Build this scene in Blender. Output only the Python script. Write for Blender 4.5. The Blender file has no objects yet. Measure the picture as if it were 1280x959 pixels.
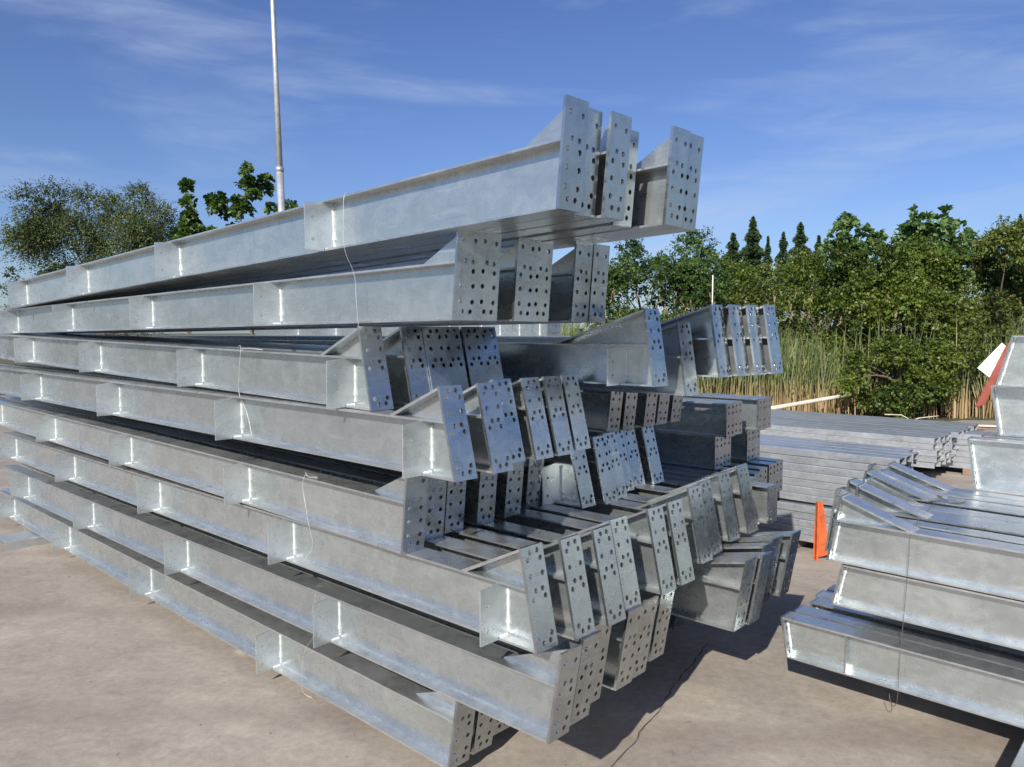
import bpy, bmesh, math, random
import numpy as np
from mathutils import Matrix, Vector

# ------------------------------------------------------------------ camera
scene = bpy.context.scene
col = scene.collection
EYE = 1.80
PITCH, ROLL = math.radians(-3.809), math.radians(0.082)
cam_data = bpy.data.cameras.new('camera')
cam = bpy.data.objects.new('camera', cam_data)
col.objects.link(cam)
cam_data.sensor_fit = 'HORIZONTAL'
cam_data.sensor_width = 36.0
cam_data.lens = 961.0 / 1280.0 * 36.0
cam_data.clip_end = 4000.0
cam.matrix_world = (Matrix.Translation((0, 0, EYE)) @ Matrix.Rotation(PITCH, 4, 'X')
                    @ Matrix.Rotation(ROLL, 4, 'Y') @ Matrix.Rotation(math.pi / 2, 4, 'X'))
scene.camera = cam

# ------------------------------------------------------------------ frame of the stacks: o runs into the stack, a along the beams
YAW = math.radians(47.039)
NX, NY = math.cos(YAW), math.sin(YAW)          # o axis
EX, EY = math.sin(YAW), -math.cos(YAW)         # a axis (towards the near beam ends)
def W(o, a, z=0.0):                            # stack frame (z from the eye) to world
    return Vector((o * NX + a * EX, o * NY + a * EY, z + EYE))
def G(o, a, z=0.0):                            # stack frame with z above the ground
    return Vector((o * NX + a * EX, o * NY + a * EY, z))

# ------------------------------------------------------------------ sky, sun, exposure
travel = Vector((0.58 * NX - 0.217 * EX, 0.58 * NY - 0.217 * EY, -0.380)).normalized()
to_sun = -travel
SUN_EL = math.asin(to_sun.z)
SUN_AZ = math.atan2(to_sun.x, to_sun.y)
world = bpy.data.worlds.new('World')
scene.world = world
world.use_nodes = True
nt = world.node_tree
nt.nodes.clear()
def wn(t, **k):
    n = nt.nodes.new(t)
    for a, b in k.items():
        setattr(n, a, b)
    return n
w_out = wn('ShaderNodeOutputWorld')
w_bg = wn('ShaderNodeBackground')
w_bg.inputs['Strength'].default_value = 0.081
sky = wn('ShaderNodeTexSky', sky_type='NISHITA')
sky.sun_disc = False
sky.sun_elevation = SUN_EL
sky.sun_rotation = SUN_AZ
sky.altitude = 20.0
sky.air_density = 1.0
sky.dust_density = 0.7
sky.ozone_density = 2.2
hsv = wn('ShaderNodeHueSaturation')
hsv.inputs['Saturation'].default_value = 1.02
hsv.inputs['Hue'].default_value = 0.508
hsv.inputs['Value'].default_value = 1.0
tintm = wn('ShaderNodeMixRGB', blend_type='MULTIPLY')
tintm.inputs['Fac'].default_value = 1.0
tintm.inputs['Color2'].default_value = (0.78, 0.93, 1.20, 1)
nt.links.new(sky.outputs[0], tintm.inputs['Color1'])
nt.links.new(tintm.outputs[0], hsv.inputs['Color'])
tc = wn('ShaderNodeTexCoord')
sep = wn('ShaderNodeSeparateXYZ')
nt.links.new(tc.outputs['Generated'], sep.inputs[0])
CLOC1 = (5.16, 0.6, 0)
az = wn('ShaderNodeMath', operation='ARCTAN2')
nt.links.new(sep.outputs['X'], az.inputs[0]); nt.links.new(sep.outputs['Y'], az.inputs[1])
el = wn('ShaderNodeMath', operation='ARCSINE')
nt.links.new(sep.outputs['Z'], el.inputs[0])
cmb = wn('ShaderNodeCombineXYZ')
nt.links.new(az.outputs[0], cmb.inputs[0]); nt.links.new(el.outputs[0], cmb.inputs[1])
def cirrus(rot, scale, loc, ns, det, dist, lo, hi, mx):
    mp = wn('ShaderNodeMapping')
    mp.inputs['Rotation'].default_value = (0, 0, math.radians(rot))
    mp.inputs['Scale'].default_value = scale
    mp.inputs['Location'].default_value = loc
    nt.links.new(cmb.outputs[0], mp.inputs[0])
    cn = wn('ShaderNodeTexNoise'); cn.inputs['Scale'].default_value = ns; cn.inputs['Detail'].default_value = det
    cn.inputs['Roughness'].default_value = 0.58; cn.inputs['Distortion'].default_value = dist
    nt.links.new(mp.outputs[0], cn.inputs['Vector'])
    r = wn('ShaderNodeValToRGB')
    r.color_ramp.elements[0].position = lo; r.color_ramp.elements[0].color = (0, 0, 0, 1)
    r.color_ramp.elements[1].position = hi; r.color_ramp.elements[1].color = (mx, mx, mx, 1)
    nt.links.new(cn.outputs['Fac'], r.inputs[0])
    return r
c1 = cirrus(-4, (1.5, 6.5, 1), CLOC1, 1.0, 8, 0.7, 0.47, 0.72, 1.0)
c2 = cirrus(-8, (4.0, 22.0, 1), (0.4, 1.7, 0), 1.0, 6, 1.2, 0.30, 0.75, 1.0)
cr = wn('ShaderNodeMixRGB', blend_type='MULTIPLY'); cr.inputs['Fac'].default_value = 1.0
nt.links.new(c1.outputs[0], cr.inputs['Color1']); nt.links.new(c2.outputs[0], cr.inputs['Color2'])
cs = wn('ShaderNodeMixRGB', blend_type='MULTIPLY'); cs.inputs['Fac'].default_value = 1.0
cs.inputs['Color2'].default_value = (0.75, 0.75, 0.75, 1)
nt.links.new(cr.outputs[0], cs.inputs['Color1'])
cr = cs
cmix = wn('ShaderNodeMixRGB')
cmix.inputs['Color2'].default_value = (5.4, 6.4, 8.6, 1)
nt.links.new(cr.outputs[0], cmix.inputs['Fac'])
nt.links.new(hsv.outputs[0], cmix.inputs['Color1'])
nt.links.new(cmix.outputs[0], w_bg.inputs['Color'])
nt.links.new(w_bg.outputs[0], w_out.inputs['Surface'])

sun_data = bpy.data.lights.new('sun', 'SUN')
sun_data.energy = 5.0
sun_data.angle = math.radians(0.53)
sun_data.color = (1.0, 0.95, 0.87)
sun = bpy.data.objects.new('sun', sun_data)
col.objects.link(sun)
sun.rotation_euler = to_sun.to_track_quat('Z', 'Y').to_euler()

scene.view_settings.view_transform = 'Standard'
scene.view_settings.look = 'None'
scene.view_settings.exposure = 0.27
scene.view_settings.gamma = 1.0
scene.view_settings.use_curve_mapping = False
scene.render.engine = 'CYCLES'
scene.cycles.max_bounces = 5
scene.cycles.glossy_bounces = 4
scene.cycles.diffuse_bounces = 1
scene.cycles.transmission_bounces = 2
scene.cycles.use_adaptive_sampling = True
scene.cycles.adaptive_threshold = 0.02
scene.cycles.sample_clamp_indirect = 6.0

# ------------------------------------------------------------------ materials
class NT:
    def __init__(self, name):
        self.m = bpy.data.materials.new(name)
        self.m.use_nodes = True
        self.t = self.m.node_tree
        self.b = self.t.nodes['Principled BSDF']
    def n(self, t, **k):
        n = self.t.nodes.new(t)
        for a, b in k.items():
            if a in n.inputs.keys():
                n.inputs[a].default_value = b
            else:
                setattr(n, a, b)
        return n
    def l(self, a, b):
        self.t.links.new(a, b)
    def ramp(self, src, stops):
        r = self.n('ShaderNodeValToRGB')
        e = r.color_ramp.elements
        while len(e) < len(stops):
            e.new(0.5)
        for i, (p, c) in enumerate(stops):
            e[i].position = p
            e[i].color = (c[0], c[1], c[2], 1) if hasattr(c, '__len__') else (c, c, c, 1)
        self.l(src, r.inputs[0])
        return r.outputs[0]
    def mix(self, fac, a, b, mode='MIX'):
        m = self.n('ShaderNodeMixRGB', blend_type=mode)
        for s, v in ((0, fac), (1, a), (2, b)):
            if hasattr(v, 'is_linked') or hasattr(v, 'links'):
                self.l(v, m.inputs[s])
            elif hasattr(v, '__len__'):
                m.inputs[s].default_value = (v[0], v[1], v[2], 1)
            else:
                m.inputs[s].default_value = v
        return m.outputs[0]
    def noise(self, vec, scale, detail=4, rough=0.55, dist=0.0):
        n = self.n('ShaderNodeTexNoise')
        n.inputs['Scale'].default_value = scale
        n.inputs['Detail'].default_value = detail
        n.inputs['Roughness'].default_value = rough
        n.inputs['Distortion'].default_value = dist
        if vec is not None:
            self.l(vec, n.inputs['Vector'])
        return n.outputs['Fac']
    def mapped(self, vec, scale=(1, 1, 1), loc=(0, 0, 0), rot=(0, 0, 0)):
        m = self.n('ShaderNodeMapping')
        m.inputs['Scale'].default_value = scale
        m.inputs['Location'].default_value = loc
        m.inputs['Rotation'].default_value = rot
        self.l(vec, m.inputs[0])
        return m.outputs[0]
    def bump(self, h, strength, dist):
        b = self.n('ShaderNodeBump')
        b.inputs['Strength'].default_value = strength
        b.inputs['Distance'].default_value = dist
        self.l(h, b.inputs['Height'])
        self.l(b.outputs[0], self.b.inputs['Normal'])

def galvanized(name, lo, hi, metal, r0, r1, bump=0.10):
    k = NT(name)
    tc = k.n('ShaderNodeTexCoord')
    oi = k.n('ShaderNodeObjectInfo')
    off = k.n('ShaderNodeVectorMath', operation='ADD')
    sc = k.n('ShaderNodeVectorMath', operation='SCALE'); sc.inputs['Scale'].default_value = 17.0
    cc = k.n('ShaderNodeCombineXYZ')
    k.l(oi.outputs['Random'], cc.inputs[0]); k.l(oi.outputs['Random'], cc.inputs[1])
    k.l(cc.outputs[0], sc.inputs[0])
    k.l(tc.outputs['Object'], off.inputs[0]); k.l(sc.outputs[0], off.inputs[1])
    v = off.outputs[0]
    cloud = k.noise(k.mapped(v, (1.0, 1, 1.8)), 3.4, 4, 0.6, 0.5)
    mott = k.noise(k.mapped(v, (1.0, 1.0, 1.6), (1, 2, 3), (0.3, 0.6, 0.4)), 11.0, 3, 0.55, 1.2)
    streak = k.noise(k.mapped(v, (9, 9, 1.6)), 3.0, 2, 0.55, 0.3)
    s1 = k.mix(0.28, cloud, streak)
    s3 = k.mix(0.40, s1, mott)
    c = k.ramp(s3, [(0.34, lo), (0.66, hi)])
    # every piece came out of the bath a little different
    tone = k.ramp(oi.outputs['Random'], [(0.0, (0.86, 0.87, 0.88)), (1.0, (1.0, 1.0, 0.985))])
    c = k.mix(1.0, c, tone, 'MULTIPLY')
    drip = k.ramp(k.noise(k.mapped(v, (1.0, 1.0, 1.0), (3, 1, 0)), 3.2, 5, 0.7, 1.5), [(0.60, 0.0), (0.70, 1.0)])
    c2 = k.mix(k.mix(1.0, drip, (0.30, 0.30, 0.30), 'MULTIPLY'), c, (0.74, 0.76, 0.76))
    # zinc runs and handling scratches, slanting across the piece
    run = k.ramp(k.noise(k.mapped(v, (1.6, 1.6, 34.0), rot=(0.0, math.radians(38), 0.0)), 1.0, 3, 0.6, 0.8), [(0.60, 0.0), (0.70, 1.0)])
    zone = k.ramp(k.noise(k.mapped(v, loc=(7, 3, 1)), 1.7, 2, 0.5), [(0.46, 0.0), (0.62, 1.0)])
    c2 = k.mix(k.mix(1.0, k.mix(1.0, run, zone, 'MULTIPLY'), (0.45, 0.45, 0.45), 'MULTIPLY'), c2, (0.80, 0.83, 0.84))
    k.l(c2, k.b.inputs['Base Color'])
    k.b.inputs['Metallic'].default_value = metal
    rr = k.ramp(k.mix(0.5, cloud, mott), [(0.32, r0), (0.68, r1)])
    k.l(rr, k.b.inputs['Roughness'])
    k.bump(k.mix(0.10, k.noise(v, 9.0, 2, 0.5), mott), bump, 0.01)
    return k.m

M = {}
M['zinc'] = galvanized('galvanized_zinc', (0.50, 0.54, 0.54), (0.68, 0.715, 0.71), 0.84, 0.20, 0.34)
M['zinc_plate'] = galvanized('galvanized_plate', (0.42, 0.45, 0.465), (0.60, 0.63, 0.64), 0.94, 0.20, 0.36)
M['zinc_flange'] = galvanized('galvanized_flange', (0.52, 0.54, 0.54), (0.76, 0.78, 0.78), 0.84, 0.22, 0.40)
M['zinc_cleat'] = galvanized('galvanized_cleat', (0.58, 0.62, 0.625), (0.76, 0.79, 0.79), 0.74, 0.22, 0.36)
M['weld'] = galvanized('zinc_weld', (0.74, 0.75, 0.75), (0.86, 0.87, 0.87), 0.30, 0.40, 0.55, 0.2)
M['purlin'] = galvanized('purlin_zinc', (0.52, 0.545, 0.57), (0.72, 0.745, 0.765), 0.66, 0.26, 0.40)

def plain(name, c, rough=0.6, metal=0.0, var=0.25, scale=9.0):
    k = NT(name)
    tc = k.n('ShaderNodeTexCoord')
    f = k.noise(tc.outputs['Object'], scale, 5, 0.6, 0.3)
    lo = tuple(x * (1 - var) for x in c); hi = tuple(min(1, x * (1 + var)) for x in c)
    k.l(k.ramp(f, [(0.3, lo), (0.7, hi)]), k.b.inputs['Base Color'])
    k.b.inputs['Roughness'].default_value = rough
    k.b.inputs['Metallic'].default_value = metal
    k.bump(k.noise(tc.outputs['Object'], scale * 8, 3), 0.2, 0.004)
    return k.m
M['wire'] = plain('tie_wire', (0.70, 0.70, 0.66), 0.4, 0.4)
M['darkwire'] = plain('dark_wire', (0.16, 0.15, 0.14), 0.5, 0.5)
M['orange'] = plain('orange_paint', (0.60, 0.115, 0.03), 0.5, 0.0, 0.35, 14.0)
M['redoxide'] = plain('red_oxide_paint', (0.30, 0.065, 0.045), 0.6, 0.0, 0.25)
M['paper'] = plain('white_paper', (0.80, 0.79, 0.75), 0.8, 0.0, 0.05)
M['timber'] = plain('bleached_timber', (0.62, 0.54, 0.43), 0.8, 0.0, 0.2)
M['oldtimber'] = plain('weathered_timber', (0.26, 0.19, 0.14), 0.85, 0.0, 0.35)
M['pole'] = plain('galvanized_pole', (0.50, 0.51, 0.50), 0.45, 0.5, 0.2)
M['ink'] = plain('marker_ink', (0.27, 0.275, 0.285), 0.7, 0.0, 0.3)
M['bark'] = plain('bark', (0.13, 0.10, 0.07), 0.9, 0.0, 0.35)
M['stake'] = plain('white_stake', (0.75, 0.74, 0.70), 0.6)
M['straw'] = plain('straw', (0.36, 0.27, 0.14), 0.9)

def leaf_mat(name, c0, c1, trans=0.30):
    k = NT(name)
    at = k.n('ShaderNodeAttribute', attribute_name='tint')
    c = k.ramp(at.outputs['Fac'], [(0.0, c0), (1.0, c1)])
    k.l(c, k.b.inputs['Base Color'])
    k.b.inputs['Roughness'].default_value = 0.5
    tr = k.n('ShaderNodeBsdfTranslucent')
    k.l(k.mix(1.0, c, (1.1, 1.25, 0.6), 'MULTIPLY'), tr.inputs['Color'])
    ms = k.n('ShaderNodeMixShader'); ms.inputs[0].default_value = trans
    k.l(k.b.outputs[0], ms.inputs[1]); k.l(tr.outputs[0], ms.inputs[2])
    k.l(ms.outputs[0], k.t.nodes['Material Output'].inputs['Surface'])
    return k.m
M['leaf_bush'] = leaf_mat('bush_leaf', (0.034, 0.064, 0.011), (0.180, 0.235, 0.035))
M['leaf_olive'] = leaf_mat('olive_leaf', (0.036, 0.060, 0.014), (0.170, 0.205, 0.040))
M['leaf_broad'] = leaf_mat('broad_leaf', (0.040, 0.092, 0.024), (0.160, 0.260, 0.085))
M['leaf_dark'] = leaf_mat('dark_leaf', (0.026, 0.060, 0.015), (0.120, 0.195, 0.046))
M['leaf_conifer'] = leaf_mat('conifer_needle', (0.022, 0.048, 0.020), (0.065, 0.105, 0.042), 0.1)
M['leaf_dusty'] = leaf_mat('dusty_leaf', (0.040, 0.062, 0.024), (0.130, 0.160, 0.056))

def reed_mat():
    k = NT('reed_blade')
    at = k.n('ShaderNodeAttribute', attribute_name='tint')
    hi = k.n('ShaderNodeAttribute', attribute_name='rise')
    dead = k.ramp(at.outputs['Fac'], [(0.0, (0.16, 0.10, 0.045)), (1.0, (0.46, 0.34, 0.16))])
    live = k.ramp(at.outputs['Fac'], [(0.0, (0.045, 0.070, 0.018)), (0.65, (0.11, 0.145, 0.040)), (1.0, (0.26, 0.25, 0.10))])
    f = k.ramp(hi.outputs['Fac'], [(0.14, 0.0), (0.40, 1.0)])
    k.l(k.mix(f, dead, live), k.b.inputs['Base Color'])
    k.b.inputs['Roughness'].default_value = 0.6
    return k.m
M['reed'] = reed_mat()

def concrete_mat():
    k = NT('yard_concrete')
    tc = k.n('ShaderNodeTexCoord')
    v = tc.outputs['Object']
    sweep = k.mapped(v, (0.7, 1.3, 1), rot=(0, 0, math.radians(14)))
    a = k.noise(sweep, 0.9, 7, 0.62, 0.8)
    b = k.noise(v, 3.5, 6, 0.65, 0.5)
    c = k.noise(k.mapped(v, (1.0, 1.15, 1), rot=(0, 0, 0.2)), 20.0, 8, 0.78, 0.3)
    base = k.ramp(k.mix(0.35, a, b), [(0.36, (0.218, 0.184, 0.150)), (0.47, (0.305, 0.263, 0.214)), (0.56, (0.390, 0.340, 0.275)), (0.66, (0.53, 0.472, 0.383))])
    base = k.mix(0.42, base, k.ramp(c, [(0.34, (0.19, 0.158, 0.135)), (0.66, (0.45, 0.395, 0.34))]))
    speck = k.ramp(k.noise(v, 160.0, 2, 0.6), [(0.60, 0.0), (0.70, 1.0)])
    base = k.mix(k.mix(1.0, speck, (0.4, 0.4, 0.4), 'MULTIPLY'), base, (0.55, 0.49, 0.42))
    # dusty spots and oil-dark stains
    st = k.ramp(k.noise(v, 1.25, 5, 0.7, 1.6), [(0.58, 0.0), (0.70, 1.0)])
    base = k.mix(k.mix(1.0, st, (0.45, 0.45, 0.45), 'MULTIPLY'), base, (0.24, 0.19, 0.16))
    # tyre-worn bands
    wv = k.n('ShaderNodeTexWave', wave_type='RINGS'); wv.inputs['Scale'].default_value = 0.22
    wv.inputs['Distortion'].default_value = 3.0; wv.inputs['Detail'].default_value = 3.0
    k.l(k.mapped(v, loc=(6, -2, 0)), wv.inputs['Vector'])
    ty = k.ramp(wv.outputs['Fac'], [(0.0, 1.0), (0.10, 0.0)])
    base = k.mix(k.mix(1.0, ty, (0.30, 0.30, 0.30), 'MULTIPLY'), base, (0.22, 0.17, 0.145))
    # fine random cracks
    vo = k.n('ShaderNodeTexVoronoi', feature='DISTANCE_TO_EDGE'); vo.inputs['Scale'].default_value = 0.16
    wob = k.n('ShaderNodeVectorMath', operation='ADD')
    nz = k.n('ShaderNodeTexNoise'); nz.inputs['Scale'].default_value = 2.2; nz.inputs['Detail'].default_value = 6
    k.l(v, nz.inputs['Vector'])
    scn = k.n('ShaderNodeVectorMath', operation='SCALE'); scn.inputs['Scale'].default_value = 0.5
    k.l(nz.outputs['Color'], scn.inputs[0]); k.l(v, wob.inputs[0]); k.l(scn.outputs[0], wob.inputs[1])
    k.l(wob.outputs[0], vo.inputs['Vector'])
    ck = k.ramp(vo.outputs['Distance'], [(0.0, 1.0), (0.0022, 0.0)])
    base = k.mix(k.mix(1.0, ck, (0.03, 0.03, 0.03), 'MULTIPLY'), base, (0.10, 0.08, 0.07))
    k.l(base, k.b.inputs['Base Color'])
    k.b.inputs['Roughness'].default_value = 0.82
    h = k.mix(0.5, c, k.noise(v, 120.0, 3, 0.6))
    k.bump(h, 0.35, 0.006)
    return k.m
M['concrete'] = concrete_mat()

def soil_mat():
    k = NT('soil_and_grass')
    tc = k.n('ShaderNodeTexCoord'); v = tc.outputs['Object']
    c = k.ramp(k.noise(v, 0.8, 6, 0.65), [(0.35, (0.14, 0.105, 0.07)), (0.5, (0.11, 0.10, 0.05)), (0.65, (0.06, 0.075, 0.025))])
    k.l(c, k.b.inputs['Base Color']); k.b.inputs['Roughness'].default_value = 0.95
    k.bump(k.noise(v, 14.0, 4), 0.6, 0.03)
    return k.m
M['soil'] = soil_mat()
M['crack'] = plain('crack_dirt', (0.105, 0.080, 0.065), 0.95)

# ------------------------------------------------------------------ mesh helpers
def np_mesh(name, V, F, mat=None, attrs=None, smooth=False):
    V = np.asarray(V, np.float32); F = np.asarray(F, np.int32)
    me = bpy.data.meshes.new(name)
    n = F.shape[1]
    me.vertices.add(len(V)); me.vertices.foreach_set('co', V.ravel())
    me.loops.add(F.size); me.loops.foreach_set('vertex_index', F.ravel())
    me.polygons.add(len(F))
    me.polygons.foreach_set('loop_start', np.arange(0, F.size, n, dtype=np.int32))
    try:
        me.polygons.foreach_set('loop_total', np.full(len(F), n, np.int32))
    except Exception:
        pass
    if attrs:
        for k, a in attrs.items():
            at = me.attributes.new(k, 'FLOAT', 'POINT')
            at.data.foreach_set('value', np.asarray(a, np.float32))
    me.update(calc_edges=True)
    if smooth:
        me.polygons.foreach_set('use_smooth', np.ones(len(F), bool))
    if mat:
        me.materials.append(mat)
    return me

def py_mesh(name, V, F, mat=None, bevel=0.0):
    me = bpy.data.meshes.new(name)
    bm = bmesh.new()
    vs = [bm.verts.new(v) for v in V]
    for f in F:
        try:
            bm.faces.new([vs[i] for i in f])
        except ValueError:
            pass
    if bevel > 0:
        bmesh.ops.bevel(bm, geom=list(bm.edges), offset=bevel, segments=1, affect='EDGES')
    bmesh.ops.recalc_face_normals(bm, faces=bm.faces)
    bm.to_mesh(me); bm.free()
    if mat:
        me.materials.append(mat)
    return me

def prism_y(poly, y0, y1):
    """polygon in x,z extruded along y"""
    n = len(poly)
    V = [(x, y0, z) for x, z in poly] + [(x, y1, z) for x, z in poly]
    F = [tuple(range(n)), tuple(range(2 * n - 1, n - 1, -1))]
    F += [(i, i + n, (i + 1) % n + n, (i + 1) % n) for i in range(n)]
    return V, F

def box(x0, x1, y0, y1, z0, z1):
    return prism_y([(x0, z0), (x1, z0), (x1, z1), (x0, z1)], y0, y1)

def obj(name, me, parent=None, loc=None):
    o = bpy.data.objects.new(name, me)
    col.objects.link(o)
    if parent is not None:
        o.parent = parent
    if loc is not None:
        o.location = loc
    return o

def tag(o, label, cat, group=None, kind=None):
    if label: o['label'] = label
    if cat: o['category'] = cat
    if group: o['group'] = group
    if kind: o['kind'] = kind
    return o

def empty(name, mat4):
    o = bpy.data.objects.new(name, None)
    col.objects.link(o)
    o.empty_display_size = 0.1
    o.matrix_world = mat4
    return o

def tube(name, pts, r, mat, sides=6, taper=None):
    pts = [Vector(p) for p in pts]
    V, F = [], []
    n = len(pts)
    for i, p in enumerate(pts):
        t = (pts[min(i + 1, n - 1)] - pts[max(i - 1, 0)]).normalized()
        up = Vector((0, 0, 1)) if abs(t.z) < 0.9 else Vector((1, 0, 0))
        s = t.cross(up).normalized(); u = s.cross(t)
        rr = r if taper is None else r * (1 + (taper - 1) * i / (n - 1))
        for k in range(sides):
            a = 2 * math.pi * k / sides
            V.append(p + s * math.cos(a) * rr + u * math.sin(a) * rr)
    for i in range(n - 1):
        for k in range(sides):
            k2 = (k + 1) % sides
            F.append((i * sides + k, i * sides + k2, (i + 1) * sides + k2, (i + 1) * sides + k))
    F.append(tuple(range(sides - 1, -1, -1)))
    F.append(tuple((n - 1) * sides + k for k in range(sides)))
    me = py_mesh(name, V, F, mat)
    for p in me.polygons:
        p.use_smooth = True
    return me

# ------------------------------------------------------------------ ground
g = obj('ground', py_mesh('ground', [(-900, -300, -0.012), (900, -300, -0.012), (900, 1800, -0.012), (-900, 1800, -0.012)], [(0, 1, 2, 3)], M['soil']))
g['kind'] = 'structure'
random.seed(4)
edge = []
xx = 26.0
while xx > -40:
    edge.append((xx, 15.4 + 0.06 * (9 - xx) + random.uniform(-0.25, 0.25), 0.0)); xx -= 0.7
V = [(-40, -14, 0), (26, -14, 0)] + edge
yard = obj('concrete_yard', py_mesh('concrete_yard', V, [tuple(range(len(V)))], M['concrete']))
yard['kind'] = 'structure'

def strip(name, pts, w, z, mat):
    V, F = [], []
    for i, p in enumerate(pts):
        p = Vector(p); q = Vector(pts[min(i + 1, len(pts) - 1)]); r_ = Vector(pts[max(i - 1, 0)])
        t = (q - r_).normalized(); s = Vector((-t.y, t.x))
        ww = w * random.uniform(0.25, 1.0)
        V += [(p.x + s.x * ww, p.y + s.y * ww, z), (p.x - s.x * ww, p.y - s.y * ww, z)]
    F = [(2 * i, 2 * i + 1, 2 * i + 3, 2 * i + 2) for i in range(len(pts) - 1)]
    return py_mesh(name, V, F, mat)
pts = []
A0, A1 = G(3.95, -2.12).xy, G(2.53, -1.78).xy
d = A1 - A0; d2 = A1 + d * 0.6
off = 0.0
for i in range(61):
    t = i / 60
    off = off * 0.8 + random.uniform(-0.012, 0.012)
    p = A0 + (d2 - A0) * t
    pts.append((p.x + off, p.y + off * 0.4))
ck = obj('crack', strip('crack', pts, 0.004, 0.003, M['crack']), yard)
# small loose litter on the yard: splinters and pebbles nobody would count
V, F = [], []
rng = np.random.default_rng(5)
for i in range(900):
    x, y = rng.uniform(-5, 6), rng.uniform(1.2, 12)
    s = rng.uniform(0.0015, 0.006); ang = rng.uniform(0, 6.28); el = rng.choice([1, 1, 1, 3.0])
    c, sn = math.cos(ang), math.sin(ang)
    b = len(V)
    for (px, py, pz) in ((-el, -1, 0), (el, -1, 0), (el, 1, 0), (-el, 1, 0), (0, 0, 1.1)):
        V.append((x + s * (px * c - py * sn), y + s * (px * sn + py * c), 0.001 + s * pz))
    F += [(b, b + 1, b + 4), (b + 1, b + 2, b + 4), (b + 2, b + 3, b + 4), (b + 3, b, b + 4)]
lit = obj('litter', np_mesh('litter', V, F, M['oldtimber']))
tag(lit, 'scattered grit and splinters lying on the concrete yard', 'grit', kind='stuff')

# ------------------------------------------------------------------ beams
BW = 0.11            # flange and end plate width
TF, TW, TP = 0.008, 0.006, 0.011
HOLES_A = [(-.27, .13), (.27, .145), (-.12, .36), (.20, .37), (-.28, .455), (.25, .47), (-.27, .62), (.27, .63), (-.27, .79), (.27, .80), (-.14, .90), (.20, .905)]
HOLES_B = [(-.14, .06), (.20, .055), (-.28, .125), (.30, .135), (-.26, .285), (.30, .28), (-.12, .43), (.20, .425), (-.28, .505), (.28, .50), (-.28, .865), (.30, .86), (-.12, .93), (.20, .925)]
HOLES_P = [(-.25, .12), (.25, .12), (-.25, .30), (.25, .30), (-.25, .68), (.25, .68), (-.25, .88), (.25, .88)]

def plate_with_holes(name, w, h, t, holes, r, shear, mat, seg=10):
    bm = bmesh.new()
    loops = [[(0, 0), (w, 0), (w, h), (0, h)]]
    for hy, hz in holes:
        cy, cz = w * 0.5 + hy * w, h * (1 - hz)
        loops.append([(cy + r * math.cos(2 * math.pi * k / seg), cz + r * math.sin(2 * math.pi * k / seg)) for k in range(seg)])
    edges = []
    lv = []
    for lp in loops:
        vs = [bm.verts.new((0, y, z)) for y, z in lp]
        lv.append(vs)
        for i in range(len(vs)):
            edges.append(bm.edges.new((vs[i], vs[(i + 1) % len(vs)])))
    bm.verts.index_update()
    bmesh.ops.triangle_fill(bm, use_beauty=True, use_dissolve=False, edges=edges, normal=(1, 0, 0))
    bm.verts.ensure_lookup_table(); bm.verts.index_update()
    P = [(v.co.y, v.co.z) for v in bm.verts]
    tris = [tuple(v.index for v in f.verts) for f in bm.faces]
    idx = [[v.index for v in vs] for vs in lv]
    bm.free()
    n = len(P)
    V = [(z * shear, y, z) for y, z in P] + [(z * shear + t, y, z) for y, z in P]
    F = [tr for tr in tris] + [(a + n, c + n, b + n) for a, b, c in tris]
    for lp in idx:
        for i in range(len(lp)):
            a, b = lp[i], lp[(i + 1) % len(lp)]
            F.append((a, b, b + n, a + n))
    return py_mesh(name, V, F, mat)

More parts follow.
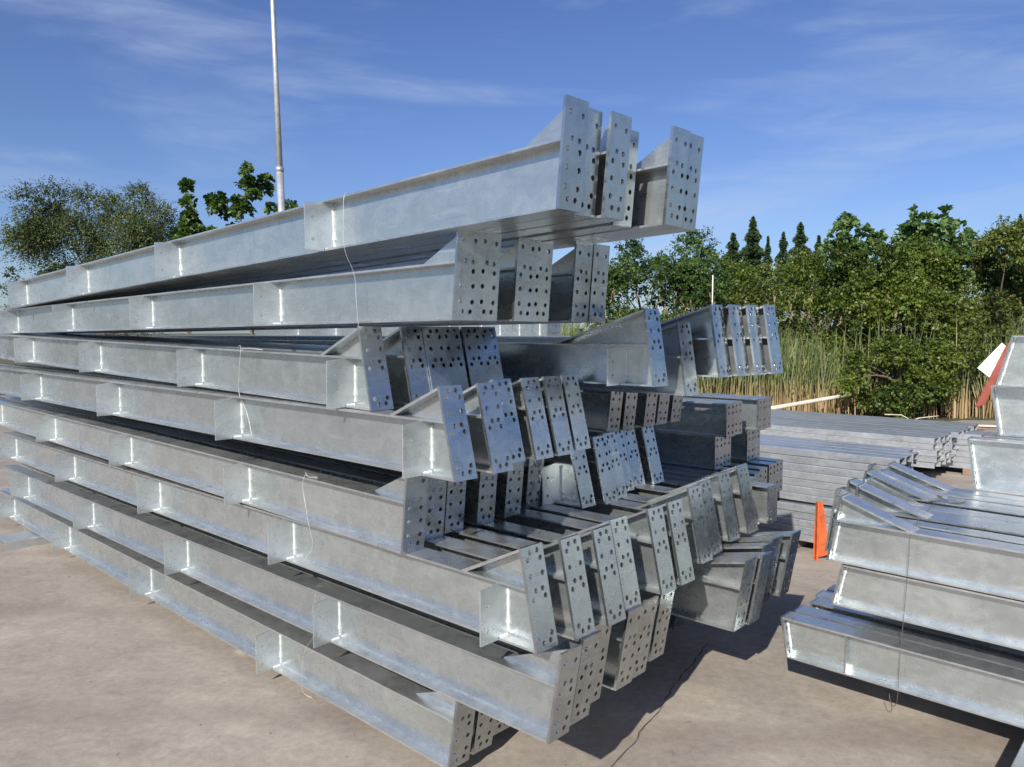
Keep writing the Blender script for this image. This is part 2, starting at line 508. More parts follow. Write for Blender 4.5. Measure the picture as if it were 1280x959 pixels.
TYPES = {}
def beam_type(key, L, H, e, lean, holes, cap, base):
    """meshes of one kind of beam; x = 0 at the foot of the end plate, the beam runs to x = -L"""
    s = math.tan(math.radians(lean))
    T = {}
    y0, y1 = BW / 2 - TW / 2, BW / 2 + TW / 2
    T['web'] = py_mesh('web', *prism_y([(-L, TF), (s * TF, TF), (s * (H - TF), H - TF), (-L, H - TF)], y0, y1), M['zinc'])
    T['bottom_flange'] = py_mesh('bottom_flange', *prism_y([(-L, 0), (0, 0), (s * TF, TF), (-L, TF)], 0.001, BW - 0.001), M['zinc_flange'])
    T['top_flange'] = py_mesh('top_flange', *prism_y([(-L, H - TF), (s * (H - TF), H - TF), (s * H, H), (-L, H)], 0.001, BW - 0.001), M['zinc_flange'])
    ph = H + e
    T['end_plate'] = plate_with_holes('end_plate', BW, ph, TP, holes, 0.0092, s, M['zinc_plate'])
    if e > 0.02:
        if cap:
            hx, hz = s * (ph - 0.004), ph - 0.004
            bx_ = -base
            dv = Vector((hx - bx_, hz - H)); nn = Vector((-dv.y, dv.x)).normalized() * 0.007
            T['haunch_flange'] = py_mesh('haunch_flange', *prism_y([(bx_, H), (bx_ + nn.x * 0 + 0.03, H), (hx - nn.x - 0.004, hz - nn.y - 0.004), (hx, hz)], 0.004, BW - 0.004), M['zinc_flange'])
            T['haunch_web'] = py_mesh('haunch_web', *prism_y([(bx_ + 0.03, H), (s * H, H), (s * (hz - 0.010), hz - 0.010)], y0, y1), M['zinc'])
        else:
            T['haunch_gusset'] = py_mesh('haunch_gusset', *prism_y([(-base, H), (s * H, H), (s * (ph - 0.006), ph - 0.006), (s * (ph - 0.006) - 0.012, ph - 0.006)], y0 - 0.001, y1 + 0.001), M['zinc'])
    rw = random.Random(21)
    V, F = [], []
    for sgn, ys in ((-1, y0), (1, y1)):
        nb = 14
        b0 = len(V)
        for i in range(nb + 1):
            z = TF + (H - 2 * TF) * i / nb
            k = 0.0058 * rw.uniform(0.7, 1.3)
            x = s * z
            V += [(x - 0.0003, ys + sgn * k, z), (x - k * 0.8, ys + sgn * k * 0.8, z), (x - k, ys + sgn * 0.0003, z)]
        for i in range(nb):
            b = b0 + 3 * i
            F += [(b, b + 3, b + 4, b + 1), (b + 1, b + 4, b + 5, b + 2)]
    T['end_weld'] = py_mesh('end_weld', V, F, M['weld'])
    st_o = [(-0.004, TF + 0.0005), (0.004, TF + 0.0005), (0.004, H - TF - 0.0005), (-0.004, H - TF - 0.0005)]
    T['_stiff'] = py_mesh('stiffener', *prism_y(st_o, y1 + 0.0003, BW - 0.006), M['zinc_plate'])
    # long fillet welds in the lower and upper corner of the front side
    def bead(zc, flip, seed):
        rnd = random.Random(seed)
        V, F = [], []
        n = int(L / 0.018)
        for i in range(n + 1):
            x = -L + (L + (s * zc)) * i / n
            k = 0.0055 * rnd.uniform(0.75, 1.25)
            V += [(x, y0, zc), (x, y0 - k, zc), (x, y0, zc + flip * k)]
        for i in range(n):
            b = 3 * i
            F.append((b + 1, b + 4, b + 5, b + 2))
        return py_mesh('fillet_weld', V, F, M['zinc_flange'])
    T['_beads'] = [bead(TF, 1, 3)]
    # cleat plate standing out of the front side
    T['_L'], T['_H'], T['_s'] = L, H, s
    bm_h = H
    OUT = 0.086
    n = 10
    def cleat_mesh():
        w, h = OUT + BW / 2 - TW / 2, H
        outline = [(-OUT, 0.0), (-0.001, 0.0), (-0.001, TF + 0.0005), (y0, TF + 0.0005), (y0, H - TF - 0.0005), (-0.001, H - TF - 0.0005), (-0.010, H - TF - 0.001), (-OUT, H - 0.016)]
        bm = bmesh.new(); edges = []; lv = []
        loops = [outline]
        for cz in (0.045, H - 0.075):
            loops.append([(-OUT + 0.035 + 0.0075 * math.cos(2 * math.pi * k / n), cz + 0.0075 * math.sin(2 * math.pi * k / n)) for k in range(n)])
        for lp in loops:
            vs = [bm.verts.new((0, y, z)) for y, z in lp]; lv.append(vs)
            for i in range(len(vs)):
                edges.append(bm.edges.new((vs[i], vs[(i + 1) % len(vs)])))
        bmesh.ops.triangle_fill(bm, use_beauty=True, use_dissolve=False, edges=edges, normal=(1, 0, 0))
        bm.verts.index_update()
        P = [(v.co.y, v.co.z) for v in bm.verts]; tris = [tuple(v.index for v in f.verts) for f in bm.faces]
        idx = [[v.index for v in vs] for vs in lv]; bm.free()
        m = len(P)
        V = [(-0.006, y, z) for y, z in P] + [(0.0, y, z) for y, z in P]
        F = list(tris) + [(a + m, c + m, b + m) for a, b, c in tris]
        for lp in idx:
            for i in range(len(lp)):
                a, b = lp[i], lp[(i + 1) % len(lp)]
                F.append((a, b, b + m, a + m))
        return py_mesh('cleat', V, F, M['zinc_cleat'])
    T['_cleat'] = cleat_mesh()
    rnd = random.Random(8)
    V, F = [], []
    nb = 16
    for i in range(nb + 1):
        z = TF + 0.012 + (H - 2 * TF - 0.03) * i / nb
        k = 0.0062 * rnd.uniform(0.7, 1.3)
        V += [(0.0002, y0 - k, z), (k, y0 - k * 0.9, z + rnd.uniform(-.001, .001)), (k * 1.1, y0 - 0.0003, z)]
    for i in range(nb):
        b = 3 * i
        F += [(b, b + 3, b + 4, b + 1), (b + 1, b + 4, b + 5, b + 2)]
    V2 = len(V)
    nb2 = 8
    for i in range(nb2 + 1):
        y = 0.004 + (y0 - 0.010) * i / nb2
        k = 0.0052 * rnd.uniform(0.7, 1.3)
        V += [(0.0002, y, TF + k), (k, y, TF + 0.0004)]
    for i in range(nb2):
        b = V2 + 2 * i
        F.append((b, b + 2, b + 3, b + 1))
    T['_cleat_weld'] = py_mesh('weld_bead', V, F, M['weld'])
    TYPES[key] = T

def make_beam(key, o, a, z, slope, dyaw, label, group, cleats=(), flip=False, beads=False, roll=0.0):
    T = TYPES[key]
    rz = YAW - math.pi / 2 + dyaw
    p = W(o, a, z)
    if flip:
        p = W(o + BW, a, z); rz += math.pi
    m = Matrix.Translation(p) @ Matrix.Rotation(rz, 4, 'Z') @ Matrix.Rotation(-slope, 4, 'Y') @ Matrix.Rotation(roll, 4, 'X')
    root = empty('galvanized_beam', m)
    tag(root, label, 'steel beam', group, 'thing')
    for k, me in T.items():
        if not k.startswith('_'):
            obj(k, me, root)
    for t in cleats:
        c = obj('cleat', T['_cleat'], root, (-t, 0, 0))
        obj('weld_bead', T['_cleat_weld'], c)
    if beads:
        for me in T['_beads']:
            obj('fillet_weld', me, root)
    return root

L = 6.3
beam_type('A7', L, 0.21, 0.122, 7.0, HOLES_A, False, 0.20)
beam_type('A5', L, 0.21, 0.122, 5.5, HOLES_A, False, 0.23)
beam_type('A10', L, 0.213, 0.118, 10.0, HOLES_A, False, 0.25)
beam_type('A10C', L, 0.213, 0.135, 10.0, HOLES_A, True, 0.55)
beam_type('B14', L, 0.21, 0.124, -14.3, HOLES_B, True, 0.36)
beam_type('B12', L, 0.21, 0.135, -12.0, HOLES_B, True, 0.36)
beam_type('BT', L, 0.18, 0.155, -9.0, HOLES_B, True, 0.56)
beam_type('P', L, 0.21, 0.0, 0.0, HOLES_P, False, 0.2)
beam_type('RB', 7.0, 0.20, 0.112, -9.0, HOLES_B, True, 0.36)
beam_type('RC', 7.0, 0.20, 0.11, -7.0, HOLES_B, False, 0.30)
beam_type('RP', 7.0, 0.195, 0.0, 9.0, HOLES_P, False, 0.2)
beam_type('RQ', 7.0, 0.20, 0.0, -12.0, HOLES_P, False, 0.2)
beam_type('TQ', 5.0, 0.28, 0.0, 9.0, HOLES_P, False, 0.2)
beam_type('TR', 5.0, 0.28, 0.0, -14.0, HOLES_P, False, 0.2)

ORD = ['front', 'second', 'third', 'fourth', 'fifth', 'sixth', 'seventh', 'eighth', 'ninth', 'tenth', 'eleventh', 'twelfth', 'thirteenth', 'fourteenth', 'fifteenth', 'sixteenth']
LAY = ['top', 'second', 'third', 'fourth', 'fifth', 'sixth', 'seventh', 'bottom']
CA = [1.27, 2.79, 4.28, 5.75]
CB = [0.17, 1.57, 3.08, 4.58, 6.05]
rows = {
 1: dict(key='A7', z=0.375, s=0.027, dy=-0.011, b=[(1.828, -1.520), (1.945, -1.555), (2.062, -1.521), (2.238, -1.610), (2.351, -1.470), (2.464, -1.480)]),
 2: dict(key='A5', z=0.043, s=0.008, dy=-0.014, b=[(1.870, -2.035), (1.988, -2.045), (2.21, -2.06), (2.325, -2.075), (2.545, -2.04), (2.660, -2.035)]),
 3: dict(key='B14', z=-0.310, s=-0.016, dy=-0.006, b=[(1.837, -2.480), (2.050, -2.480), (2.162, -2.470), (2.274, -2.480), (2.402, -2.480), (2.517, -2.490)]),
 4: dict(key='B14', z=-0.525, s=-0.005, dy=0.011, b=[(1.818, -1.975), (2.023, -1.988), (2.214, -2.098), (2.362, -2.072), (2.501, -2.072), (2.672, -2.110)]),
 5: dict(key='A5', z=-0.865, s=-0.008, dy=-0.001, b=[(1.866, -2.335), (2.046, -2.42), (2.188, -2.447), (2.375, -2.440), (2.565, -2.450), (2.775, -2.505)]),
 6: dict(key='B12', z=-1.074, s=0.003, dy=0.002, b=[(1.888, -1.655), (2.062, -1.625), (2.248, -1.622), (2.415, -1.664), (2.672, -1.660), (2.832, -1.664), (3.158, -1.753), (3.315, -1.786), (3.598, -1.834), (3.815, -1.836)]),
 7: dict(key='A10', z=-1.400, s=-0.001, dy=0.010, b=[(1.935, -1.645), (2.080, -1.668), (2.212, -1.715), (2.410, -1.705), (2.530, -1.717), (2.730, -1.755), (3.272, -1.645), (3.402, -1.632), (3.570, -1.70), (3.720, -1.72), (3.885, -1.692)]),
 8: dict(key='A10', z=-1.732, s=-0.004, dy=0.002, b=[(1.975, -2.195), (2.120, -2.208), (2.278, -2.252), (2.45, -2.24), (2.62, -2.26), (2.95, -2.30), (3.28, -2.28), (3.62, -2.30), (3.85, -2.31)]),
}
for r, q in rows.items():
    n = len(q['b'])
    for j, (o, a) in enumerate(q['b']):
        front = j == 0
        cl = ()
        if front:
            cl = CB if q['key'].startswith('B') else CA
            if r == 8:
                cl = [1.33, 2.94, 4.50, 6.0]
        lab = ('galvanized haunched beam, %s in the %s layer of the tall stack' % (
            'frontmost' if front else ('%s from the front' % ORD[j]), LAY[r - 1]))
        b = make_beam('A10C' if (r == 7 and j >= 6) else q['key'], o, a, q['z'], q['s'], q['dy'], lab, 'beams of the tall stack', cl, beads=front)
        if r == 2 and front:
            cu = bpy.data.curves.new('marking', 'FONT'); cu.body = 'P5M010'; cu.size = 0.062; cu.align_x = 'CENTER'
            tmp = bpy.data.objects.new('tmp', cu); col.objects.link(tmp)
            dg = bpy.context.evaluated_depsgraph_get()
            me = bpy.data.meshes.new_from_object(tmp.evaluated_get(dg))
            bpy.data.objects.remove(tmp)
            me.materials.clear(); me.materials.append(M['ink'])
            t = obj('marking', me, b, (-3.47, BW / 2 - TW / 2 - 0.0015, 0.075))
            t.rotation_euler = (math.pi / 2, 0, 0)
            t['label'] = 'faint dark hand-written mark'

# rear pile: shaded beams behind the front stack
rear = [
 ('B14', -0.865, 'second-lowest', [(2.965, -2.30), (3.112, -2.265), (3.245, -2.30), (3.418, -2.372), (3.575, -2.405), (3.722, -2.372)]),
 ('A7', -0.535, 'middle', [(3.31, -2.405), (3.46, -2.41), (3.65, -2.40), (3.80, -2.41), (3.96, -2.415)]),
]
for key, z, lay, bs in rear:
    for j, (o, a) in enumerate(bs):
        make_beam(key, o, a, z, 0.0, 0.0, 'shaded galvanized beam, %s in the %s layer of the rear pile' % ('frontmost' if j == 0 else ORD[j] + ' from the front', lay),
                  'beams of the rear pile', [0.17] if (j == 0 and key == 'B14') else ())
for j, (o, a, z, key) in enumerate([(2.80, -1.790, -0.233, 'BT'), (3.085, -1.800, -0.290, 'BT'), (3.22, -1.707, -0.208, 'BT'), (3.34, -1.675, -0.206, 'BT'), (3.458, -1.645, -0.205, 'BT'), (3.574, -1.612, -0.203, 'BT')]):
    make_beam(key, o, a, z, 0.0, 0.0, 'bluish galvanized beam, %s among the top beams of the rear pile' % ('frontmost' if j == 0 else ORD[j] + ' from the front'),
              'beams of the rear pile', [0.17, 1.57, 3.08] if j == 0 else ())
for (z, lay, a0) in ((-0.864, 'lower', -2.335), (-0.652, 'upper', -2.26)):
    for j, o in enumerate((4.36, 4.50, 4.80, 4.925)):
        make_beam('P', o, a0 - 0.02 * (j % 2), z, 0, 0, 'dark square-ended beam, %s in the %s layer beside the purlin bundles' % ('frontmost' if j == 0 else ORD[j] + ' from the front', lay), 'square-ended beams of the rear pile')
for j, (o, a, key) in enumerate([(3.965, -1.90, 'B14'), (4.10, -1.86, 'P'), (4.235, -2.02, 'P'), (4.42, -2.10, 'P'), (4.60, -2.15, 'P'), (4.80, -2.18, 'P'), (4.95, -2.2, 'P')]):
    make_beam(key, o, a, -1.078, 0, 0, 'galvanized beam carrying the dark square-ended beams, %s from the front' % ('first' if j == 0 else ORD[j]), 'carrier beams of the rear pile')

# far stack seen through the gaps
k = 0
for li in range(8):
    z = -1.72 + li * 0.235
    for j in range(2):
        make_beam('P', 6.30 + j * 0.14, -5.30 - 0.05 * (li % 2) - 0.03 * j, z, 0, 0,
                  'distant galvanized beam in a far stack, %s course from the ground, %s' % (['first', 'second', 'third', 'fourth', 'fifth', 'sixth', 'seventh', 'topmost'][li], ['front side', 'rear side'][j]),
                  'beams of the far stack', [0.15, 0.45, 0.75, 1.05, 1.6, 2.4, 3.2, 4.0, 5.0] if (j == 0 and li >= 6) else ())

# right-hand stack, beams running to the right past the camera
def rbeam(key, o, a, z, slope, label, cleats=(), roll=0.0):
    return make_beam(key, o, a, z, slope, 0.0, label, 'beams of the right stack', cleats, flip=True, beads=False, roll=roll)
for lay, key, z, a0, n, sl, o0 in (('top', 'RB', -1.075, -1.335, 9, 0.010, 3.62), ('middle', 'RQ', -1.285, -1.30, 6, 0.008, 3.63), ('bottom', 'RP', -1.592, -1.50, 6, 0.006, 3.60)):
    for j in range(n):
        o = o0 + j * (0.124 if lay == 'top' else 0.130) + (0.045 if j >= 2 else 0) + (0.03 if j >= 5 else 0)
        jit = [0.0, -0.035, 0.02, -0.05, 0.03, -0.02, 0.04, -0.03, 0.05][j] if lay == 'top' else 0.012 * ((j * 7) % 3 - 1)
        rb_ = rbeam(('RC' if (lay == 'top' and j % 3 == 1) else key), o, a0 + jit - (0.02 * j if lay == 'top' else 0), z + (0.004 * (j % 3) if lay == 'top' else 0), sl,
              'galvanized beam, %s in the %s layer of the right stack' % ('frontmost' if j == 0 else ORD[j] + ' from the front', lay), roll=(math.radians([0, 1.6, -1.2, 1.0, -1.8, 1.4, -0.8, 1.2, -1.0][j]) if lay == 'top' else 0.0))
        if j == 0 and lay == 'bottom':
            for t in (0.27, 1.77):
                obj('stiffener', TYPES[key]['_stiff'], rb_, (-t, 0, 0))
for j, (key, o, a, z, lb) in enumerate([('TQ', 4.80, -0.98, -0.868, 'lowest'), ('TQ', 4.99, -0.95, -0.868, 'lowest rear'), ('TQ', 5.02, -0.92, -0.585, 'middle'), ('TR', 4.95, -0.93, -0.302, 'topmost')]):
    rbeam(key, o, a, z, 0.0, 'deep galvanized beam at the right edge, %s of the beams on the right stack' % lb)

# ------------------------------------------------------------------ purlins
def channel_mesh(Lp, w, h, t=0.004, lip=0.012):
    c = 0.006
    prof = [(0, 0), (0, h - c), (c, h), (w - c, h), (w, h - c), (w, 0), (w - lip, 0), (w - lip, t), (w - t, t), (w - t, h - t), (t, h - t), (t, t), (lip, t), (lip, 0)]
    n = len(prof)
    V = [(0, y, z) for y, z in prof] + [(-Lp, y, z) for y, z in prof]
    F = [(i, (i + 1) % n, (i + 1) % n + n, i + n) for i in range(n)]
    for fc in ((0, 1, 10, 11), (1, 2, 10), (2, 3, 9, 10), (3, 4, 9), (4, 5, 8, 9), (0, 11, 12, 13), (5, 6, 7, 8)):
        F.append(fc); F.append(tuple(i + n for i in reversed(fc)))
    return py_mesh('channel_purlin', V, F, M['purlin'])
COURSE = ['bottom', 'second', 'third', 'fourth', 'fifth', 'sixth', 'seventh']
rnd = random.Random(3)
def bundle(o0, a0, z0, nl, nc, w, h, Lp, label, group):
    me = channel_mesh(Lp, w, h)
    for l in range(nl):
        for c in range(nc):
            o = bpy.data.objects.new('channel_purlin', me); col.objects.link(o)
            o.matrix_world = Matrix.Translation(G(o0 + c * (w + 0.006) + rnd.uniform(-.006, .006), a0 + rnd.uniform(-.05, .05), z0 + l * (h + 0.004))) @ Matrix.Rotation(YAW - math.pi / 2, 4, 'Z')
            tag(o, label % (COURSE[l], ORD[c] if c else 'front'), 'purlin', group)
bundle(6.20, -1.82, 0.41, 7, 4, 0.15, 0.058, 6.0, 'channel purlin, %s course up and %s row back, upper bundle behind the orange plate', 'purlins of the near upper bundle')
bundle(6.16, -2.10, 0.09, 5, 4, 0.15, 0.056, 6.0, 'channel purlin, %s course up and %s row back, ground bundle behind the orange plate', 'purlins of the near lower bundle')
bundle(9.95, -2.46, 0.19, 5, 10, 0.20, 0.068, 7.0, 'channel purlin, %s course up and %s row back, wide far bundle below the reeds', 'purlins of the far bundle')
bundle(10.9, -1.98, 0.08, 6, 2, 0.20, 0.070, 1.2, 'short channel purlin, %s course up and %s row back, beside the far bundle', 'short purlins by the far bundle')

def bearer(o0, o1, a, z0, z1, wd, mat, name, label, cat, grp=None):
    V, F = box(-wd / 2, wd / 2, 0, o1 - o0, 0, z1 - z0)
    b = obj(name, py_mesh(name, V, F, mat, 0.003))
    b.matrix_world = Matrix.Translation(G(o0, a, z0)) @ Matrix.Rotation(YAW - math.pi / 2, 4, 'Z')
    tag(b, label, cat, grp)
    return b
bearer(6.0, 6.9, -2.6, 0.0, 0.085, 0.1, M['oldtimber'], 'timber_bearer', 'timber bearer under the near purlin bundle, right of the pair', 'bearer', 'bearers')
bearer(6.0, 6.9, -5.5, 0.0, 0.085, 0.1, M['oldtimber'], 'timber_bearer', 'timber bearer under the near purlin bundle, left of the pair', 'bearer', 'bearers')
bearer(6.14, 6.8, -2.9, 0.376, 0.408, 0.08, M['oldtimber'], 'timber_bearer', 'thin timber between the two near purlin bundles, right of the pair', 'bearer', 'bearers')
bearer(6.14, 6.8, -5.5, 0.376, 0.408, 0.08, M['oldtimber'], 'timber_bearer', 'thin timber between the two near purlin bundles, left of the pair', 'bearer', 'bearers')
bearer(9.9, 12.1, -3.2, 0.0, 0.187, 0.15, M['oldtimber'], 'timber_bearer', 'thick timber bearer under the far purlin bundle, right of the pair', 'bearer', 'bearers')
bearer(9.9, 12.1, -7.2, 0.0, 0.187, 0.15, M['oldtimber'], 'timber_bearer', 'thick timber bearer under the far purlin bundle, left of the pair', 'bearer', 'bearers')
bearer(10.85, 11.4, -2.3, 0.0, 0.077, 0.15, M['oldtimber'], 'timber_bearer', 'timber bearer under the short purlins', 'bearer', 'bearers')
bearer(3.15, 4.9, -0.42, 0.0, 0.200, 0.20, M['zinc_flange'], 'steel_bearer', 'steel bearer sticking out under the right stack', 'bearer', 'bearers')
bearer(2.05, 4.0, -4.0, 0.0, 0.064, 0.10, M['zinc_flange'], 'steel_bearer', 'steel bearer hidden under the tall stack', 'bearer', 'bearers')

# the channel lying under the far left end of the stack
cm = channel_mesh(0.62, 0.30, 0.075)
ch = obj('steel_channel', cm)
ch.matrix_world = Matrix.Translation(G(1.72, -7.62, 0.0)) @ Matrix.Rotation(YAW - math.pi / 2 + math.pi / 2, 4, 'Z') @ Matrix.Translation((0.62, -0.3, 0))
tag(ch, 'grey steel channel on the ground poking out left under the stack', 'steel channel')

# orange plate standing by the purlins: tall tapering angle
V, F = prism_y([(-0.012, 0.0), (0.115, 0.045), (0.105, 0.10), (0.055, 0.46), (0.0, 0.465)], 0, 0.008)
op = obj('orange_plate', py_mesh('orange_plate', V, F, M['orange'], 0.0015))
op.matrix_world = Matrix.Translation(G(6.02, -2.33, 0.0)) @ Matrix.Rotation(math.radians(-8), 4, 'Z')
V, F = prism_y([(0.0, 0.0), (0.012, 0.0), (0.012, 0.46), (0.0, 0.463)], -0.06, 0)
rb = obj('return_leg', py_mesh('return_leg', V, F, M['orange']), op)
tag(op, 'bright orange steel plate standing between the purlins and the right stack', 'steel plate')

# red strip with paper tag by the far right beams
V, F = prism_y([(0, 0), (0.06, 0.015), (0.205, 0.42), (0.175, 0.43)], 0, 0.01)
rd = obj('red_strip', py_mesh('red_strip', V, F, M['redoxide'], 0.002))
rd.matrix_world = Matrix.Translation(Vector((3.07, 5.08, EYE - 0.50))) @ Matrix.Rotation(math.radians(-20), 4, 'Z')
tag(rd, 'leaning red-brown steel strip at the end of the right-edge beams', 'steel strip')
V, F = box(-0.11, 0.11, -0.001, 0.001, -0.065, 0.065)
pt = obj('paper_tag', py_mesh('paper_tag', V, F, M['paper']))
pt.matrix_world = Matrix.Translation(Vector((3.235, 5.12, EYE - 0.20))) @ Matrix.Rotation(math.radians(-12), 4, 'Z') @ Matrix.Rotation(math.radians(-50), 4, 'Y')
tag(pt, 'tilted white paper tag behind the red strip', 'tag')
V, F = [], []
for r_ in range(5):
    x = -0.085
    while x < 0.08:
        w_ = rnd.uniform(0.01, 0.03)
        b = len(V); z = 0.04 - r_ * 0.02
        V += [(x, -0.0025, z), (x + w_, -0.0025, z), (x + w_, -0.0025, z + 0.006), (x, -0.0025, z + 0.006)]
        F.append((b, b + 1, b + 2, b + 3)); x += w_ + 0.008
obj('faint_print', py_mesh('faint_print', V, F, plain('faint_ink', (0.45, 0.44, 0.43))), pt)

# ------------------------------------------------------------------ wires
def wire(name, pts, r, mat, label, cat='wire'):
    # smooth the polyline
    P = [Vector(p) for p in pts]
    for _ in range(2):
        Q = [P[0]]
        for i in range(len(P) - 1):
            Q += [P[i] * 0.75 + P[i + 1] * 0.25, P[i] * 0.25 + P[i + 1] * 0.75]
        Q.append(P[-1]); P = Q
    o = obj(name, tube(name, P, r, mat, 5))
    tag(o, label, cat, 'tie wires')
    return o
def on_row(r, t, out, z):       # point in front of row r, t metres from the end, out metres in front of the flange, z above its foot
    q = rows[r]; o, a = q['b'][0]
    return W(o - out - q['dy'] * 0 + math.sin(q['dy']) * t, a - t, q['z'] - q['s'] * t + z)
wire('tie_wire', [on_row(1, 1.08, -0.03, 0.214), on_row(1, 1.08, 0.004, 0.217), on_row(1, 1.08, 0.008, 0.10), on_row(1, 1.085, 0.006, -0.02), on_row(2, 0.56, 0.004, 0.20), on_row(2, 0.55, 0.010, 0.10), on_row(2, 0.54, 0.006, -0.02)], 0.0007, M['wire'], 'pale tie wire hanging over the two top layers')
wire('tie_wire', [on_row(3, 1.02, -0.04, 0.212), on_row(3, 1.0, 0.006, 0.222), on_row(3, 1.0, 0.012, 0.20), on_row(3, 1.02, 0.012, 0.10), on_row(3, 1.04, 0.010, 0.0), on_row(4, 1.46, 0.012, 0.14), on_row(4, 1.42, 0.01, 0.02)], 0.0010, M['wire'], 'pale knotted wire hanging from the third layer')
wire('tie_wire', [on_row(3, 1.06, -0.03, 0.214), on_row(3, 1.03, 0.01, 0.225), on_row(3, 1.01, 0.004, 0.235), on_row(3, 1.0, 0.012, 0.212), on_row(3, 0.97, 0.0, 0.222), on_row(3, 0.9, -0.05, 0.214)], 0.0010, M['wire'], 'wire knot twisted on top of the third layer')
wire('tie_wire', [on_row(5, 0.66, -0.05, 0.215), on_row(5, 0.66, 0.006, 0.235), on_row(5, 0.68, 0.012, 0.18), on_row(5, 0.65, 0.014, 0.09), on_row(5, 0.63, 0.012, 0.0), on_row(6, 1.30, 0.016, 0.12), on_row(6, 1.38, 0.03, 0.04)], 0.0010, M['wire'], 'pale wire dangling from the fifth layer knot')
wire('tie_wire', [on_row(5, 0.63, -0.04, 0.214), on_row(5, 0.65, 0.008, 0.222), on_row(5, 0.66, 0.004, 0.245), on_row(5, 0.645, 0.010, 0.216), on_row(5, 0.60, -0.02, 0.216)], 0.0010, M['wire'], 'wire knot twisted on top of the fifth layer')
wire('tie_wire', [on_row(7, 1.42, -0.03, 0.216), on_row(7, 1.42, 0.005, 0.218), on_row(7, 1.42, 0.010, 0.10), on_row(7, 1.43, 0.008, -0.03), on_row(8, 1.02, 0.006, 0.20), on_row(8, 1.04, 0.012, 0.08), on_row(8, 1.05, 0.008, -0.03), on_row(8, 1.00, -0.02, -0.05)], 0.0007, M['wire'], 'thin tie wire round the two bottom layers near the ends')
wire('tie_wire', [on_row(7, 5.85, -0.03, 0.216), on_row(7, 5.85, 0.005, 0.218), on_row(7, 5.85, 0.012, 0.10), on_row(8, 5.62, 0.008, 0.15), on_row(8, 5.60, 0.012, 0.02), on_row(8, 5.58, 0.010, -0.05), on_row(8, 5.50, 0.0, -0.062)], 0.0009, M['wire'], 'tie wire round the two bottom layers at far left')
def on_r(a, out, z, o=3.62): return W(o - out, a, z)
wire('tie_wire', [W(4.3, -1.06, -0.868), W(3.9, -1.02, -0.868), on_r(-0.985, 0.004, -0.868), on_r(-0.985, 0.012, -1.0), on_r(-1.0, 0.010, -1.3), on_r(-1.01, 0.016, -1.5), on_r(-1.01, 0.012, -1.66), on_r(-1.04, 0.0, -1.685), on_r(-1.06, -0.03, -1.64)], 0.0014, M['darkwire'], 'dark tie wire binding the right stack')
wire('tie_wire', [W(4.28, -1.10, -0.865), W(4.33, -1.02, -0.845), W(4.36, -1.08, -0.84), W(4.30, -0.98, -0.862), W(4.42, -0.95, -0.866)], 0.004, M['darkwire'], 'dark twisted wire knot on top of the right stack')
wire('stray_wire', [G(10.2, -6.1, 0.56), G(10.05, -6.05, 0.62), G(9.93, -6.0, 0.50), G(9.92, -5.95, 0.42)], 0.006, M['wire'], 'white strap end hanging over the far purlin bundle')

# ------------------------------------------------------------------ lamp pole
base = Vector((-4.11, 14.2, 0.0))
pm = Matrix.Translation(base) @ Matrix.Rotation(math.radians(-1.25), 4, 'Y')
pole = empty('light_pole', pm)
tag(pole, 'tall slim grey steel pole rising behind the tall stack', 'pole')
obj('lower_tube', tube('lower_tube', [(0, 0, 0), (0, 0, 2.5), (0, 0, 4.75)], 0.068, M['pole'], 14, 0.93), pole)
obj('upper_tube', tube('upper_tube', [(0, 0, 4.70), (0, 0, 7.0), (0, 0, 10.5)], 0.055, M['pole'], 14, 0.62), pole)
obj('collar', tube('collar', [(0, 0, 4.72), (0, 0, 4.80)], 0.070, M['pole'], 14), pole)

